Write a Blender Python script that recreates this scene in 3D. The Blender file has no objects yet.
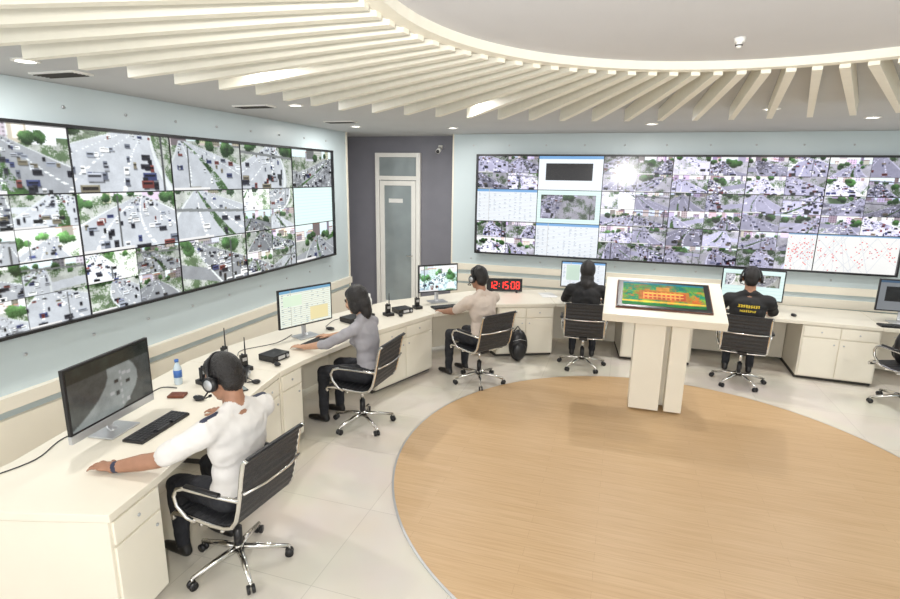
import bpy, math, random
import numpy as np
from mathutils import Vector, Matrix, noise as mnoise
random.seed(7)
R = math.radians
scn = bpy.context.scene
try:
    scn.view_settings.view_transform = 'Standard'
except Exception as e:
    print(e)

# ------------------------------------------------------------------ materials
def pm(name, col, rough=0.5, metal=0.0, var=0.04, scale=12.0, bump=0.0, bscale=60.0, emit=None, spec=0.5):
    m = bpy.data.materials.new(name); m.use_nodes = True
    nt = m.node_tree; b = nt.nodes['Principled BSDF']
    b.inputs['Roughness'].default_value = rough
    b.inputs['Metallic'].default_value = metal
    b.inputs['Specular IOR Level'].default_value = spec
    tc = nt.nodes.new('ShaderNodeTexCoord')
    n = nt.nodes.new('ShaderNodeTexNoise'); n.inputs['Scale'].default_value = scale
    n.inputs['Detail'].default_value = 3
    nt.links.new(tc.outputs['Object'], n.inputs['Vector'])
    r = nt.nodes.new('ShaderNodeValToRGB')
    r.color_ramp.elements[0].position = 0.3; r.color_ramp.elements[1].position = 0.7
    r.color_ramp.elements[0].color = [max(0, c*(1-var)) for c in col]+[1]
    r.color_ramp.elements[1].color = [min(1, c*(1+var)) for c in col]+[1]
    nt.links.new(n.outputs['Fac'], r.inputs['Fac'])
    nt.links.new(r.outputs['Color'], b.inputs['Base Color'])
    if bump > 0:
        n2 = nt.nodes.new('ShaderNodeTexNoise'); n2.inputs['Scale'].default_value = bscale
        nt.links.new(tc.outputs['Object'], n2.inputs['Vector'])
        bp = nt.nodes.new('ShaderNodeBump'); bp.inputs['Strength'].default_value = bump
        bp.inputs['Distance'].default_value = 0.02
        nt.links.new(n2.outputs['Fac'], bp.inputs['Height'])
        nt.links.new(bp.outputs['Normal'], b.inputs['Normal'])
    if emit:
        b.inputs['Emission Color'].default_value = list(emit[0])+[1]
        b.inputs['Emission Strength'].default_value = emit[1]
    return m

M_cream = pm('cream_laminate', (0.80, 0.75, 0.64), 0.32, var=0.02, scale=3)
M_cream2 = pm('cream_door', (0.86, 0.815, 0.70), 0.35, var=0.02, scale=3)
M_slat = pm('slat_paint', (0.86, 0.83, 0.72), 0.5, var=0.02)
M_ceil = pm('ceiling_paint', (0.54, 0.55, 0.56), 0.8, var=0.02, scale=2)
M_tray = pm('tray_paint', (0.60, 0.60, 0.62), 0.8, var=0.02, scale=2)
M_wall = pm('wall_pale_blue', (0.555, 0.64, 0.665), 0.4, var=0.02, scale=2)
M_gray = pm('wall_dark_gray', (0.205, 0.205, 0.238), 0.7, var=0.04, scale=4)
M_white = pm('white_paint', (0.85, 0.84, 0.80), 0.4, var=0.02)
M_black = pm('black_plastic', (0.012, 0.012, 0.014), 0.35, var=0.2)
M_dark = pm('dark_gap', (0.05, 0.045, 0.04), 0.8)
M_chrome = pm('polished_aluminium', (0.75, 0.74, 0.72), 0.15, metal=1.0, var=0.03)
M_silver = pm('silver_plastic', (0.55, 0.56, 0.58), 0.3, metal=0.6, var=0.03)
M_sling = pm('chair_black_mesh', (0.030, 0.031, 0.035), 0.45, var=0.3, scale=80, bump=0.3, bscale=200)
M_skin = pm('skin', (0.36, 0.185, 0.115), 0.5, var=0.08, scale=20)
M_skin2 = pm('skin_light', (0.50, 0.29, 0.19), 0.5, var=0.08, scale=20)
M_hair = pm('black_hair', (0.010, 0.008, 0.008), 0.42, var=0.5, scale=90, bump=0.5, bscale=120)
M_eye = pm('eye', (0.08, 0.06, 0.05), 0.2)
M_lips = pm('lips', (0.30, 0.12, 0.10), 0.45)
M_pants = pm('dark_trousers', (0.014, 0.015, 0.02), 0.8, var=0.3, scale=20, bump=0.4, bscale=25)
M_shoe = pm('black_shoe', (0.012, 0.011, 0.011), 0.3)
M_yellow = pm('yellow_print', (0.75, 0.55, 0.03), 0.6)
M_navy = pm('navy_epaulette', (0.03, 0.035, 0.07), 0.6)
M_glass = pm('door_glass', (0.27, 0.31, 0.32), 0.08, var=0.2, scale=1.5)
M_red = pm('red_led', (0.6, 0.01, 0.01), 0.4, emit=((1.0, 0.03, 0.02), 2.5))
M_lamp = pm('lamp_lens', (1, 1, 0.95), 0.4, emit=((1.0, 0.97, 0.9), 6.0))
M_wallet = pm('brown_leather', (0.16, 0.045, 0.02), 0.5, var=0.2, bump=0.3)
M_frame = pm('touchscreen_wood_frame', (0.12, 0.035, 0.015), 0.35, var=0.2)
M_water = pm('water_bottle_plastic', (0.55, 0.65, 0.72), 0.1, var=0.05)
M_label = pm('bottle_label', (0.05, 0.15, 0.45), 0.4)
M_key = pm('key_caps', (0.03, 0.03, 0.033), 0.45)
M_paper = pm('paper', (0.82, 0.82, 0.80), 0.7)

def shirt(name, col):
    return pm(name, col, 0.8, var=0.06, scale=9, bump=0.25, bscale=14)
SH_white = shirt('white_shirt', (0.72, 0.70, 0.68))
SH_gray = shirt('gray_shirt', (0.34, 0.33, 0.355))
SH_beige = shirt('beige_shirt', (0.60, 0.51, 0.44))
SH_black = shirt('black_shirt', (0.015, 0.015, 0.017))

def floor_mat():
    m = bpy.data.materials.new('floor_tiles'); m.use_nodes = True
    nt = m.node_tree; b = nt.nodes['Principled BSDF']
    tc = nt.nodes.new('ShaderNodeTexCoord')
    br = nt.nodes.new('ShaderNodeTexBrick'); br.offset = 0
    br.inputs['Scale'].default_value = 1.0
    br.inputs['Brick Width'].default_value = 0.8; br.inputs['Row Height'].default_value = 0.8
    br.inputs['Mortar Size'].default_value = 0.002
    br.inputs['Color1'].default_value = (0.70, 0.655, 0.58, 1)
    br.inputs['Color2'].default_value = (0.73, 0.685, 0.61, 1)
    br.inputs['Mortar'].default_value = (0.54, 0.50, 0.44, 1)
    nt.links.new(tc.outputs['Object'], br.inputs['Vector'])
    n = nt.nodes.new('ShaderNodeTexNoise'); n.inputs['Scale'].default_value = 1.7; n.inputs['Detail'].default_value = 5
    nt.links.new(tc.outputs['Object'], n.inputs['Vector'])
    mx = nt.nodes.new('ShaderNodeMix'); mx.data_type = 'RGBA'; mx.blend_type = 'SOFT_LIGHT'
    mx.inputs['Factor'].default_value = 0.25
    nt.links.new(br.outputs['Color'], mx.inputs['A']); nt.links.new(n.outputs['Color'], mx.inputs['B'])
    nt.links.new(mx.outputs['Result'], b.inputs['Base Color'])
    b.inputs['Roughness'].default_value = 0.10
    b.inputs['Specular IOR Level'].default_value = 0.7
    return m
def wood_mat():
    m = bpy.data.materials.new('oak_planks'); m.use_nodes = True
    nt = m.node_tree; b = nt.nodes['Principled BSDF']
    tc = nt.nodes.new('ShaderNodeTexCoord')
    br = nt.nodes.new('ShaderNodeTexBrick'); br.offset = 0.37
    br.inputs['Scale'].default_value = 1.0
    br.inputs['Brick Width'].default_value = 1.2; br.inputs['Row Height'].default_value = 0.09
    br.inputs['Mortar Size'].default_value = 0.0009
    br.inputs['Color1'].default_value = (0.575, 0.39, 0.215, 1)
    br.inputs['Color2'].default_value = (0.60, 0.415, 0.235, 1)
    br.inputs['Mortar'].default_value = (0.44, 0.28, 0.15, 1)
    nt.links.new(tc.outputs['Object'], br.inputs['Vector'])
    mp = nt.nodes.new('ShaderNodeMapping'); mp.inputs['Scale'].default_value = (1.0, 26.0, 1)
    nt.links.new(tc.outputs['Object'], mp.inputs['Vector'])
    n = nt.nodes.new('ShaderNodeTexNoise'); n.inputs['Scale'].default_value = 2.6; n.inputs['Detail'].default_value = 6
    nt.links.new(mp.outputs['Vector'], n.inputs['Vector'])
    r = nt.nodes.new('ShaderNodeValToRGB')
    r.color_ramp.elements[0].position = 0.35; r.color_ramp.elements[0].color = (0.82, 0.77, 0.70, 1)
    r.color_ramp.elements[1].position = 0.62; r.color_ramp.elements[1].color = (1, 1, 1, 1)
    nt.links.new(n.outputs['Fac'], r.inputs['Fac'])
    mx = nt.nodes.new('ShaderNodeMix'); mx.data_type = 'RGBA'; mx.blend_type = 'MULTIPLY'
    mx.inputs['Factor'].default_value = 0.6
    nt.links.new(br.outputs['Color'], mx.inputs['A']); nt.links.new(r.outputs['Color'], mx.inputs['B'])
    nt.links.new(mx.outputs['Result'], b.inputs['Base Color'])
    b.inputs['Roughness'].default_value = 0.42
    return m
M_floor = floor_mat(); M_wood = wood_mat()

def screen_mat(name, strength, rough=.14, spec=.5):
    m = bpy.data.materials.new(name); m.use_nodes = True
    nt = m.node_tree; b = nt.nodes['Principled BSDF']
    at = nt.nodes.new('ShaderNodeAttribute'); at.attribute_name = 'pix'
    b.inputs['Base Color'].default_value = (0.01, 0.01, 0.012, 1)
    b.inputs['Roughness'].default_value = rough
    b.inputs['Specular IOR Level'].default_value = spec
    nt.links.new(at.outputs['Color'], b.inputs['Emission Color'])
    b.inputs['Emission Strength'].default_value = strength
    return m
M_scr = screen_mat('led_screen', 1.08)
M_touch = screen_mat('touch_screen', 1.25, .6, .15)

# ------------------------------------------------------------------ mesh builder
class MB:
    def __init__(s): s.v = []; s.f = []; s.m = []; s.s = []
    def add(s, vs, fs, m=0, sm=False, M=None):
        o = len(s.v)
        for v in vs:
            v = Vector(v)
            if M is not None: v = M @ v
            s.v.append(tuple(v))
        for f in fs:
            s.f.append([i+o for i in f]); s.m.append(m); s.s.append(sm)
    def box(s, c, d, m=0, M=None):
        x, y, z = [k/2 for k in d]; cx, cy, cz = c
        vs = [(cx+a*x, cy+b*y, cz+e*z) for e in (-1, 1) for b in (-1, 1) for a in (-1, 1)]
        s.add(vs, [(0, 2, 3, 1), (4, 5, 7, 6), (0, 1, 5, 4), (2, 6, 7, 3), (0, 4, 6, 2), (1, 3, 7, 5)], m, False, M)
    def prism(s, poly, z0, z1, m=0, M=None):
        n = len(poly)
        ar = sum(poly[i][0]*poly[(i+1) % n][1]-poly[(i+1) % n][0]*poly[i][1] for i in range(n))
        if ar < 0: poly = poly[::-1]
        vs = [(p[0], p[1], z0) for p in poly]+[(p[0], p[1], z1) for p in poly]
        fs = [tuple(range(n-1, -1, -1)), tuple(range(n, 2*n))]
        fs += [(i, (i+1) % n, n+(i+1) % n, n+i) for i in range(n)]
        s.add(vs, fs, m, False, M)
    def tube(s, pts, r, m=0, n=8, M=None, cap=True, flat=1.0):
        pts = [Vector(p) for p in pts]; k = len(pts)
        rs = r if isinstance(r, (list, tuple)) else [r]*k
        vs = []; up = None
        for i, p in enumerate(pts):
            t = (pts[min(i+1, k-1)]-pts[max(i-1, 0)]).normalized()
            if up is None:
                up = Vector((0, 0, 1)) if abs(t.z) < 0.9 else Vector((0, 1, 0))
            a = t.cross(up)
            if a.length < 1e-5: a = t.orthogonal()
            a.normalize(); b = a.cross(t).normalized(); up = b
            for j in range(n):
                th = 2*math.pi*j/n
                vs.append(p+a*math.cos(th)*rs[i]+b*math.sin(th)*rs[i]*flat)
        fs = []
        for i in range(k-1):
            for j in range(n):
                j2 = (j+1) % n
                fs.append((i*n+j, i*n+j2, (i+1)*n+j2, (i+1)*n+j))
        if cap:
            fs.append(tuple(range(n-1, -1, -1))); fs.append(tuple(range((k-1)*n, k*n)))
        s.add(vs, fs, m, True, M)
    def cyl(s, p0, p1, r0, r1=None, m=0, n=16, M=None):
        s.tube([p0, p1], [r0, r0 if r1 is None else r1], m, n, M)
    def sph(s, c, r, m=0, Rm=None, n=16, k=10, M=None):
        if not isinstance(r, (list, tuple)): r = (r, r, r)
        c = Vector(c); vs = [Vector((0, 0, 1))]
        for i in range(1, k):
            ph = math.pi*i/k
            for j in range(n):
                th = 2*math.pi*j/n
                vs.append(Vector((math.sin(ph)*math.cos(th), math.sin(ph)*math.sin(th), math.cos(ph))))
        vs.append(Vector((0, 0, -1)))
        out = []
        for v in vs:
            w = Vector((v.x*r[0], v.y*r[1], v.z*r[2]))
            if Rm is not None: w = Rm @ w
            out.append(c+w)
        fs = [(0, 1+j, 1+(j+1) % n) for j in range(n)]
        for i in range(k-2):
            for j in range(n):
                a = 1+i*n+j; b = 1+i*n+(j+1) % n
                fs.append((a, a+n, b+n, b))
        L = len(vs)-1; o = 1+(k-2)*n
        fs += [(o+j, L, o+(j+1) % n) for j in range(n)]
        s.add(out, fs, m, True, M)
    def mesh(s, name, mats):
        me = bpy.data.meshes.new(name)
        me.from_pydata(s.v, [], s.f)
        for mt in mats: me.materials.append(mt)
        me.polygons.foreach_set('material_index', s.m)
        me.polygons.foreach_set('use_smooth', s.s)
        me.update(); return me
    def build(s, name, mats, bevel=0, loc=None, M=None, parent=None):
        o = bpy.data.objects.new(name, s.mesh(name, mats))
        scn.collection.objects.link(o)
        if M is not None: o.matrix_world = M
        if loc is not None: o.location = loc
        if parent is not None:
            o.parent = parent
        if bevel:
            b = o.modifiers.new('bevel', 'BEVEL'); b.width = bevel; b.segments = 2
            b.limit_method = 'ANGLE'; b.angle_limit = R(50)
        return o
def TR(x, y, z=0, psi=0): return Matrix.Translation((x, y, z)) @ Matrix.Rotation(R(psi), 4, 'Z')

# ------------------------------------------------------------------ picture content (vertex painted)
def upl(a, h, w):
    H0, W0 = a.shape; ys = np.linspace(0, H0-1.001, h); xs = np.linspace(0, W0-1.001, w)
    y0 = ys.astype(int); x0 = xs.astype(int); fy = (ys-y0)[:, None]; fx = (xs-x0)[None]
    return (a[y0][:, x0]*(1-fy)*(1-fx)+a[y0+1][:, x0]*fy*(1-fx)+a[y0][:, x0+1]*(1-fy)*fx+a[y0+1][:, x0+1]*fy*fx)
def sn(rng, h, w, c):
    return upl(rng.random((max(3, int(h/c)+2), max(3, int(w/c)+2))), h, w)
def fbm(rng, h, w):
    return .45*sn(rng, h, w, 12)+.3*sn(rng, h, w, 5)+.25*rng.random((h, w))
def blur(im, s=.5):
    p = np.pad(im, ((1, 1), (1, 1), (0, 0)), mode='edge')
    return (1-s)*im+s*(p[:-2, 1:-1]+p[2:, 1:-1]+p[1:-1, :-2]+p[1:-1, 2:])/4
def feed(h, w, rng, tint=(1, 1, 1), sat=1.0, con=1.12):
    y, x = np.mgrid[0:h, 0:w]; y = (y+.5)/h; x = (x+.5)/w
    im = np.zeros((h, w, 3)); hz = rng.uniform(-0.2, 0.38)
    n = fbm(rng, h, w); n2 = fbm(rng, h, w); n3 = fbm(rng, h, w)
    im[:] = np.array([.90, .95, .99]); im -= (y[..., None])*.12
    g = y > hz
    d = np.clip(y-hz, 0, 2)
    pav = np.array([.70, .70, .68]); grn = np.array([.36, .42, .32])
    side = np.where((n3 > rng.uniform(.48, .66))[..., None], grn, pav)*(0.75+.42*n[..., None])
    im[g] = side[g]
    for i in range(rng.integers(5, 13)):
        bx0 = rng.uniform(-.1, 1); bw = rng.uniform(.06, .26); hb = rng.uniform(.06, .38); g0 = rng.uniform(.45, .95)
        mk = (x > bx0) & (x < bx0+bw) & (y > hz-hb) & (y < hz+rng.uniform(.02, .12))
        im[mk] = np.array([g0, g0*rng.uniform(.9, 1), g0*rng.uniform(.84, 1.04)])
        if rng.random() < .6:
            mk2 = mk & ((x*w/4 % 1) < .5) & ((y*h/4 % 1) < .5); im[mk2] *= .7
        mk3 = mk & (y < hz-hb+.025); im[mk3] = np.array([.52, .38, .32])*rng.uniform(.7, 1.4)
    vx = rng.uniform(.0, 1.0); bx = rng.uniform(-.3, 1.3); hw = rng.uniform(.5, 1.3); cv = rng.uniform(-.5, .5)
    def cxf(d): return vx+(bx-vx)*d+cv*d*d
    half = 0.03+hw*d; u = (x-cxf(d))/half
    for i in range(rng.integers(5, 17)):
        sd = rng.choice([-1, 1]); dd = rng.uniform(0, .45)**1.4
        tx = cxf(dd)+sd*(.06+hw*dd)*rng.uniform(1.0, 2.2); rr = (.06+.30*dd)*rng.uniform(.6, 1.35); ty = hz+dd-rr*.8
        q = ((x-tx)*w/h)**2+(y-ty)**2
        mk = q < (rr*(0.55+.9*n2))**2
        sh = (.30+1.4*n[..., None])*(1.1-.45*np.clip((y-ty)/rr, -1, 1)[..., None])
        im[mk] = (np.array([.22, .30, .19])*sh)[mk]
    road = (np.abs(u) < 1) & (y > hz+.015)
    gcol = rng.uniform(.50, .78); base = np.array([gcol, gcol, gcol*1.03])
    tex = (0.90+.20*n[..., None]); im[road] = (base*tex)[road]
    if rng.random() < .35:
        yc = rng.uniform(.45, .85); sl = rng.uniform(-.5, .5); mk = (np.abs(y-yc-sl*(x-.5)) < .04+.12*yc) & g
        im[mk] = (base*tex)[mk]; road = road | mk
    edge = road & (np.abs(np.abs(u)-.95) < .03); im[edge] = .8
    for l in (-.5, 0, .5):
        ln = road & (np.abs(u-l) < .018) & (((1/(d+.12))*9 % 1) < .55); im[ln] = .93
    if rng.random() < .5:
        mw = rng.uniform(.03, .10); mu = rng.uniform(-.25, .25)
        med = road & (np.abs(u-mu) < mw) & (n2 > .40); im[med] = (np.array([.25, .34, .20])*(.5+1.0*n[..., None]))[med]
    if rng.random() < .3:    # soft tree shadows across the carriageway
        ms = road & (n3 < .42); im[ms] *= .68
    cols = [(.96, .96, .96), (.13, .13, .15), (.9, .9, .93), (.40, .22, .20), (.35, .36, .4), (.22, .24, .36), (.96, .96, .96), (.62, .62, .65), (.18, .18, .2), (.1, .1, .1),
            (.15, .15, .18), (.55, .56, .6), (.45, .42, .36), (.8, .8, .82)]
    nc = rng.integers(12, 120); ds = np.sort(rng.random(nc)**1.5)*(1-hz)
    for dd in ds:
        lane = rng.choice([-.8, -.45, -.15, .2, .5, .8])+rng.uniform(-.1, .1)
        yy = hz+.03+dd; xx = cxf(dd)+lane*(.03+hw*dd)
        moto = rng.random() < .5
        sw = (.014+.085*dd)*(.35 if moto else 1)*rng.uniform(.8, 1.2); sh = (.014+.085*dd)*rng.uniform(.8, 1.2)*(1.0 if moto else .9)
        sw *= h/w*1.3
        c = np.array(cols[rng.integers(len(cols))])
        im[(np.abs(x-xx-sw*.2) < sw) & (np.abs(y-yy-sh*.8) < sh*.25)] *= .6
        b = (np.abs(x-xx) < sw) & (np.abs(y-yy) < sh*.75); im[b] = c
        im[(np.abs(x-xx) < sw*.8) & (np.abs(y-yy+sh*.2) < sh*.22)] = c*.4
        im[(np.abs(x-xx) < sw*.8) & (np.abs(y-yy+sh*.55) < sh*.15)] = np.clip(c*1.15+.05, 0, 1)
    if rng.random() < .35:
        px = rng.random(); im[(np.abs(x-px) < .010) & (y > rng.uniform(-.2, .5))] = .3
    if rng.random() < .2:
        im[(np.abs(y-rng.uniform(.1, .4)-.1*x) < .03)] = .45
    im = blur(im, .5)
    ex = rng.uniform(1.25, 1.5) if rng.random() < .2 else rng.uniform(.88, 1.18)
    im = (.55+(im-.55)*con)*ex*np.array(tint)
    gm = im.mean(axis=2, keepdims=True); im = gm+(im-gm)*sat
    if rng.random() < .4: im[-max(1, h//16):, :w//2] = .9
    im = np.clip(im, 0, 1)*.95+.04
    im[0, :] *= .6; im[:, 0] *= .6
    return np.clip(im, 0, 1)
def panel_feed(rng, H, W, split, tint, con, sat):
    im = np.zeros((H, W, 3))
    ys = [0, H//split, H] if split == 2 else [0, H]
    xs = [0, W//2, W] if split == 2 else [0, W]
    for a in range(len(ys)-1):
        for b in range(len(xs)-1):
            im[ys[a]:ys[a+1], xs[b]:xs[b+1]] = feed(ys[a+1]-ys[a], xs[b+1]-xs[b], rng, tint, sat, con)
    return im
def page(rng, H, W, kind):
    im = np.ones((H, W, 3))*np.array([.93, .96, .99])
    im[:max(2, H//12)] = (.45, .65, .85)
    if kind == 'table':
        for r in range(H//10, H, 3):
            im[r, 2:-2] = .84
            for c in range(3, W-6, 11):
                if rng.random() < .5: im[r+1 if r+1 < H else r, c:c+rng.integers(2, 6)] = (.66, .72, .80)
        im[:, W//5] = .75
    elif kind == 'black':
        im[int(H*.22):int(H*.72), int(W*.12):int(W*.85)] = (.06, .05, .05)
    elif kind == 'map':
        im[:] = (.95, .95, .94)
        for k in range(20):
            c = rng.integers(0, W); sl = rng.uniform(-1.2, 1.2)
            for r in range(H):
                cc = int(c+sl*(r-H/2))
                if 0 <= cc < W: im[r, cc] = (.86, .87, .89)
        for k in range(70):
            r = int(np.clip(rng.normal(H*.5, H*.2), 3, H-3)); c = rng.integers(2, W-3)
            im[r:r+2, c:c+2] = [(.9, .45, .45), (.8, .55, .6), (.9, .4, .4)][rng.integers(3)]
        im[:3] = (.5, .65, .8)
    elif kind == 'blank':
        im[:] = (.86, .95, .93); im[::6] = (.80, .90, .90)
    return im
def wall_image(seed, cols, rows, special, tint, con, sat, PH=72, PW=128):
    rng = np.random.default_rng(seed); im = np.zeros((rows*PH, cols*PW, 3))
    for r in range(rows):
        for c in range(cols):
            k = special.get((r, c))
            if isinstance(k, str): p = page(rng, PH, PW, k)
            elif k == 1: p = panel_feed(rng, PH, PW, 1, tint, con, sat)
            elif k == 3:
                p = page(rng, PH, PW, 'blank'); p[10:62, 8:118] = feed(52, 110, rng, tint)
            else: p = panel_feed(rng, PH, PW, 2, tint, con, sat)
            im[r*PH:(r+1)*PH, c*PW:(c+1)*PW] = p
    return im
def screen_grid(name, W, H, img, M, parent=None, mat=None):
    h, w = img.shape[:2]
    xs = np.linspace(-W/2, W/2, w+1); zs = np.linspace(H/2, -H/2, h+1)
    X, Z = np.meshgrid(xs, zs)
    co = np.stack([X.ravel(), np.zeros(X.size), Z.ravel()], 1)
    i, j = np.mgrid[0:h, 0:w]; a = (i*(w+1)+j).ravel()
    F = np.stack([a+w+1, a+w+2, a+1, a], 1)
    me = bpy.data.meshes.new(name)
    me.vertices.add(len(co)); me.vertices.foreach_set('co', co.ravel().astype(np.float32))
    me.loops.add(F.size); me.loops.foreach_set('vertex_index', F.ravel().astype(np.int32))
    me.polygons.add(len(F)); me.polygons.foreach_set('loop_start', (np.arange(len(F))*4).astype(np.int32))
    me.update(calc_edges=True)
    ca = me.color_attributes.new('pix', 'FLOAT_COLOR', 'CORNER')
    lin = np.clip(img, 0, 1).reshape(-1, 3)**2.2
    c4 = np.concatenate([lin, np.ones((len(lin), 1))], 1)
    ca.data.foreach_set('color', np.repeat(c4, 4, axis=0).ravel().astype(np.float32))
    me.materials.append(mat or M_scr)
    o = bpy.data.objects.new(name, me); scn.collection.objects.link(o)
    o.matrix_world = M
    if parent is not None:
        o.parent = parent; o.matrix_parent_inverse = Matrix.Identity(4)
        o.matrix_local = M
    return o

# ------------------------------------------------------------------ camera
H = 2.4; FPX = 540.0; TH = 12.8; YAW = 17.5; ROLL = 0.0157
cam_d = bpy.data.cameras.new('camera'); cam = bpy.data.objects.new('camera', cam_d)
scn.collection.objects.link(cam); scn.camera = cam
cam_d.lens = FPX/900*36; cam_d.sensor_width = 36; cam_d.clip_start = 0.05
yw = R(YAW)
f = Vector((-math.sin(yw)*math.cos(R(TH)), math.cos(yw)*math.cos(R(TH)), -math.sin(R(TH))))
r0 = Vector((math.cos(yw), math.sin(yw), 0)); u0 = r0.cross(f)
r1 = r0*math.cos(ROLL)+u0*math.sin(ROLL); u1 = r1.cross(f)
Mc = Matrix((r1, u1, -f)).transposed().to_4x4(); Mc.translation = (0, 0, H)
cam.matrix_world = Mc

# ------------------------------------------------------------------ room shell
XL, XR, YB, YF, ZC = -4.8, 5.8, 8.75, -2.2, 3.05
b = MB(); b.box(((XL+XR)/2, (YB+YF)/2, -0.05), (XR-XL+.4, YB-YF+.4, 0.1)); b.build('floor', [M_floor])
WC = (0.5, 4.45); WR = 2.25
b = MB()
circ = [(WC[0]+WR*math.cos(2*math.pi*i/128), WC[1]+WR*math.sin(2*math.pi*i/128)) for i in range(128)]
b.prism(circ, 0.0, 0.012, 0)
b.build('wooden_floor_circle', [M_wood])
b = MB()
for i in range(128):
    a0 = 2*math.pi*i/128; a1 = 2*math.pi*(i+1)/128
    q = [(WC[0]+rr*math.cos(a), WC[1]+rr*math.sin(a)) for rr, a in ((WR, a0), (WR+.016, a0), (WR+.016, a1), (WR, a1))]
    b.prism(q, 0.0, 0.010, 0)
b.build('trim_1', [M_silver])

XW, YW = -4.2, 8.4      # display wall faces
b = MB(); b.box((XL-.1, (YB+YF)/2, 1.75), (.2, YB-YF+.4, 3.5)); b.build('wall_outer_left', [M_gray])
b = MB(); b.box((XR+.1, (YB+YF)/2, 1.75), (.2, YB-YF+.4, 3.5)); b.build('wall_right', [M_wall])
b = MB(); b.box(((XL+XR)/2, YB+.1, 1.75), (XR-XL, .2, 3.5)); b.build('wall_back', [M_gray])
# left display wall
b = MB()
yl0, yl1 = YF, 7.80
b.box((XW-.29, (yl0+yl1)/2, ZC/2), (.58, yl1-yl0, ZC-.004), 0)
b.box((XW-.28, yl1+.012, ZC/2), (.60, .024, ZC-.004), 1)
b.box((XW+.03, (yl0+yl1)/2, .74), (.06, yl1-yl0, .10), 1)
b.box((XW+.02, (yl0+yl1)/2, .33), (.04, yl1-yl0, .58), 1)
for k in range(12):
    yy = 1.6+k*.56
    for zz in (1.05, 2.88):
        b.cyl((XW-.01, yy, zz), (XW+.012, yy, zz), .012, m=2, n=10)
b.build('wall_left', [M_wall, M_cream, M_silver])
b = MB()
xb0, xb1 = -2.62, XR
b.box(((xb0+xb1)/2, YW+.17, ZC/2), (xb1-xb0, .34, ZC-.004), 0)
b.box((xb0-.012, YW+.17, ZC/2), (.024, .342, ZC-.004), 1)
b.box(((xb0+xb1)/2, YW-.02, .98), (xb1-xb0, .04, .10), 1)
b.box(((xb0+xb1)/2, YW-.02, .80), (xb1-xb0, .04, .12), 1)
b.box(((xb0+xb1)/2, YW-.015, .37), (xb1-xb0, .03, .66), 1)
for k in range(11):
    for zz in (1.12, 2.88):
        xx = -2.3+k*.56
        b.cyl((xx, YW-.012, zz), (xx, YW+.01, zz), .012, m=2, n=10)
b.build('wall_display_back', [M_wall, M_cream, M_silver])

# door
b = MB()
dx0, dx1 = -4.12, -3.30; dy = YB-.038
def fr(x0, x1, z0, z1, m=0, t=.07, y=dy):
    b.box(((x0+x1)/2, y, (z0+z1)/2), (x1-x0, t, z1-z0), m)
fr(dx0, dx0+.07, 0, 2.78); fr(dx1-.07, dx1, 0, 2.78); fr(dx0+.07, dx1-.07, 2.71, 2.78); fr(dx0+.07, dx1-.07, 2.33, 2.40)
fr(dx0+.07, dx1-.07, 2.40, 2.71, 1, .02)
fr(dx0+.08, dx0+.16, .02, 2.32, 0, .05); fr(dx1-.16, dx1-.08, .02, 2.32, 0, .05)
fr(dx0+.16, dx1-.16, 2.24, 2.32, 0, .05); fr(dx0+.16, dx1-.16, .02, .22, 0, .05)
fr(dx0+.16, dx1-.16, .22, 2.24, 1, .02)
fr(dx0+.24, dx0+.50, 1.95, 2.02, 2, .03)
b.tube([(dx1-.13, dy-.026, 1.05), (dx1-.13, dy-.07, 1.05), (dx1-.23, dy-.07, 1.05)], .01, 3)
b.build('door_1', [M_white, M_glass, M_paper, M_chrome], bevel=.004)

# security camera (wall bracket)
b = MB()
b.box((-2.95, YB-.03, 2.87), (.06, .06, .06), 0); b.cyl((-2.95, YB-.06, 2.87), (-2.93, YB-.2, 2.83), .012, m=0)
b.cyl((-2.93, YB-.14, 2.84), (-2.90, YB-.32, 2.79), .035, m=0); b.cyl((-2.90, YB-.32, 2.79), (-2.898, YB-.325, 2.789), .028, m=1)
b.build('security_camera', [M_white, M_black])

# ------------------------------------------------------------------ ceiling
CC = (0.50, 1.91); RI = 1.31; ZT = 2.995
b = MB()
x0, x1, y0, y1 = XL-.2, XR+.2, YF-.2, YB+.2
angs = [2*math.pi*i/96 for i in range(96)]
for cx, cy in ((x0, y0), (x1, y0), (x1, y1), (x0, y1)):
    angs.append(math.atan2(cy-CC[1], cx-CC[0]) % (2*math.pi))
angs.sort()
inn = []; out = []
for a in angs:
    c, s = math.cos(a), math.sin(a); ts = []
    if c > 1e-9: ts.append((x1-CC[0])/c)
    if c < -1e-9: ts.append((x0-CC[0])/c)
    if s > 1e-9: ts.append((y1-CC[1])/s)
    if s < -1e-9: ts.append((y0-CC[1])/s)
    t = min(ts); inn.append((CC[0]+RI*c, CC[1]+RI*s)); out.append((CC[0]+t*c, CC[1]+t*s))
n = len(angs)
vs = [(p[0], p[1], ZC) for p in inn]+[(p[0], p[1], ZC) for p in out]+[(p[0], p[1], ZT) for p in inn]
fs = [(i, (i+1) % n, n+(i+1) % n, n+i) for i in range(n)]
b.add(vs, fs, 0)
b.add(vs, [(i, 2*n+i, 2*n+(i+1) % n, (i+1) % n) for i in range(n)], 1)
b.add([(p[0], p[1], ZT) for p in inn], [tuple(range(n))], 2)
b.build('ceiling', [M_ceil, M_slat, M_tray])
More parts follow.
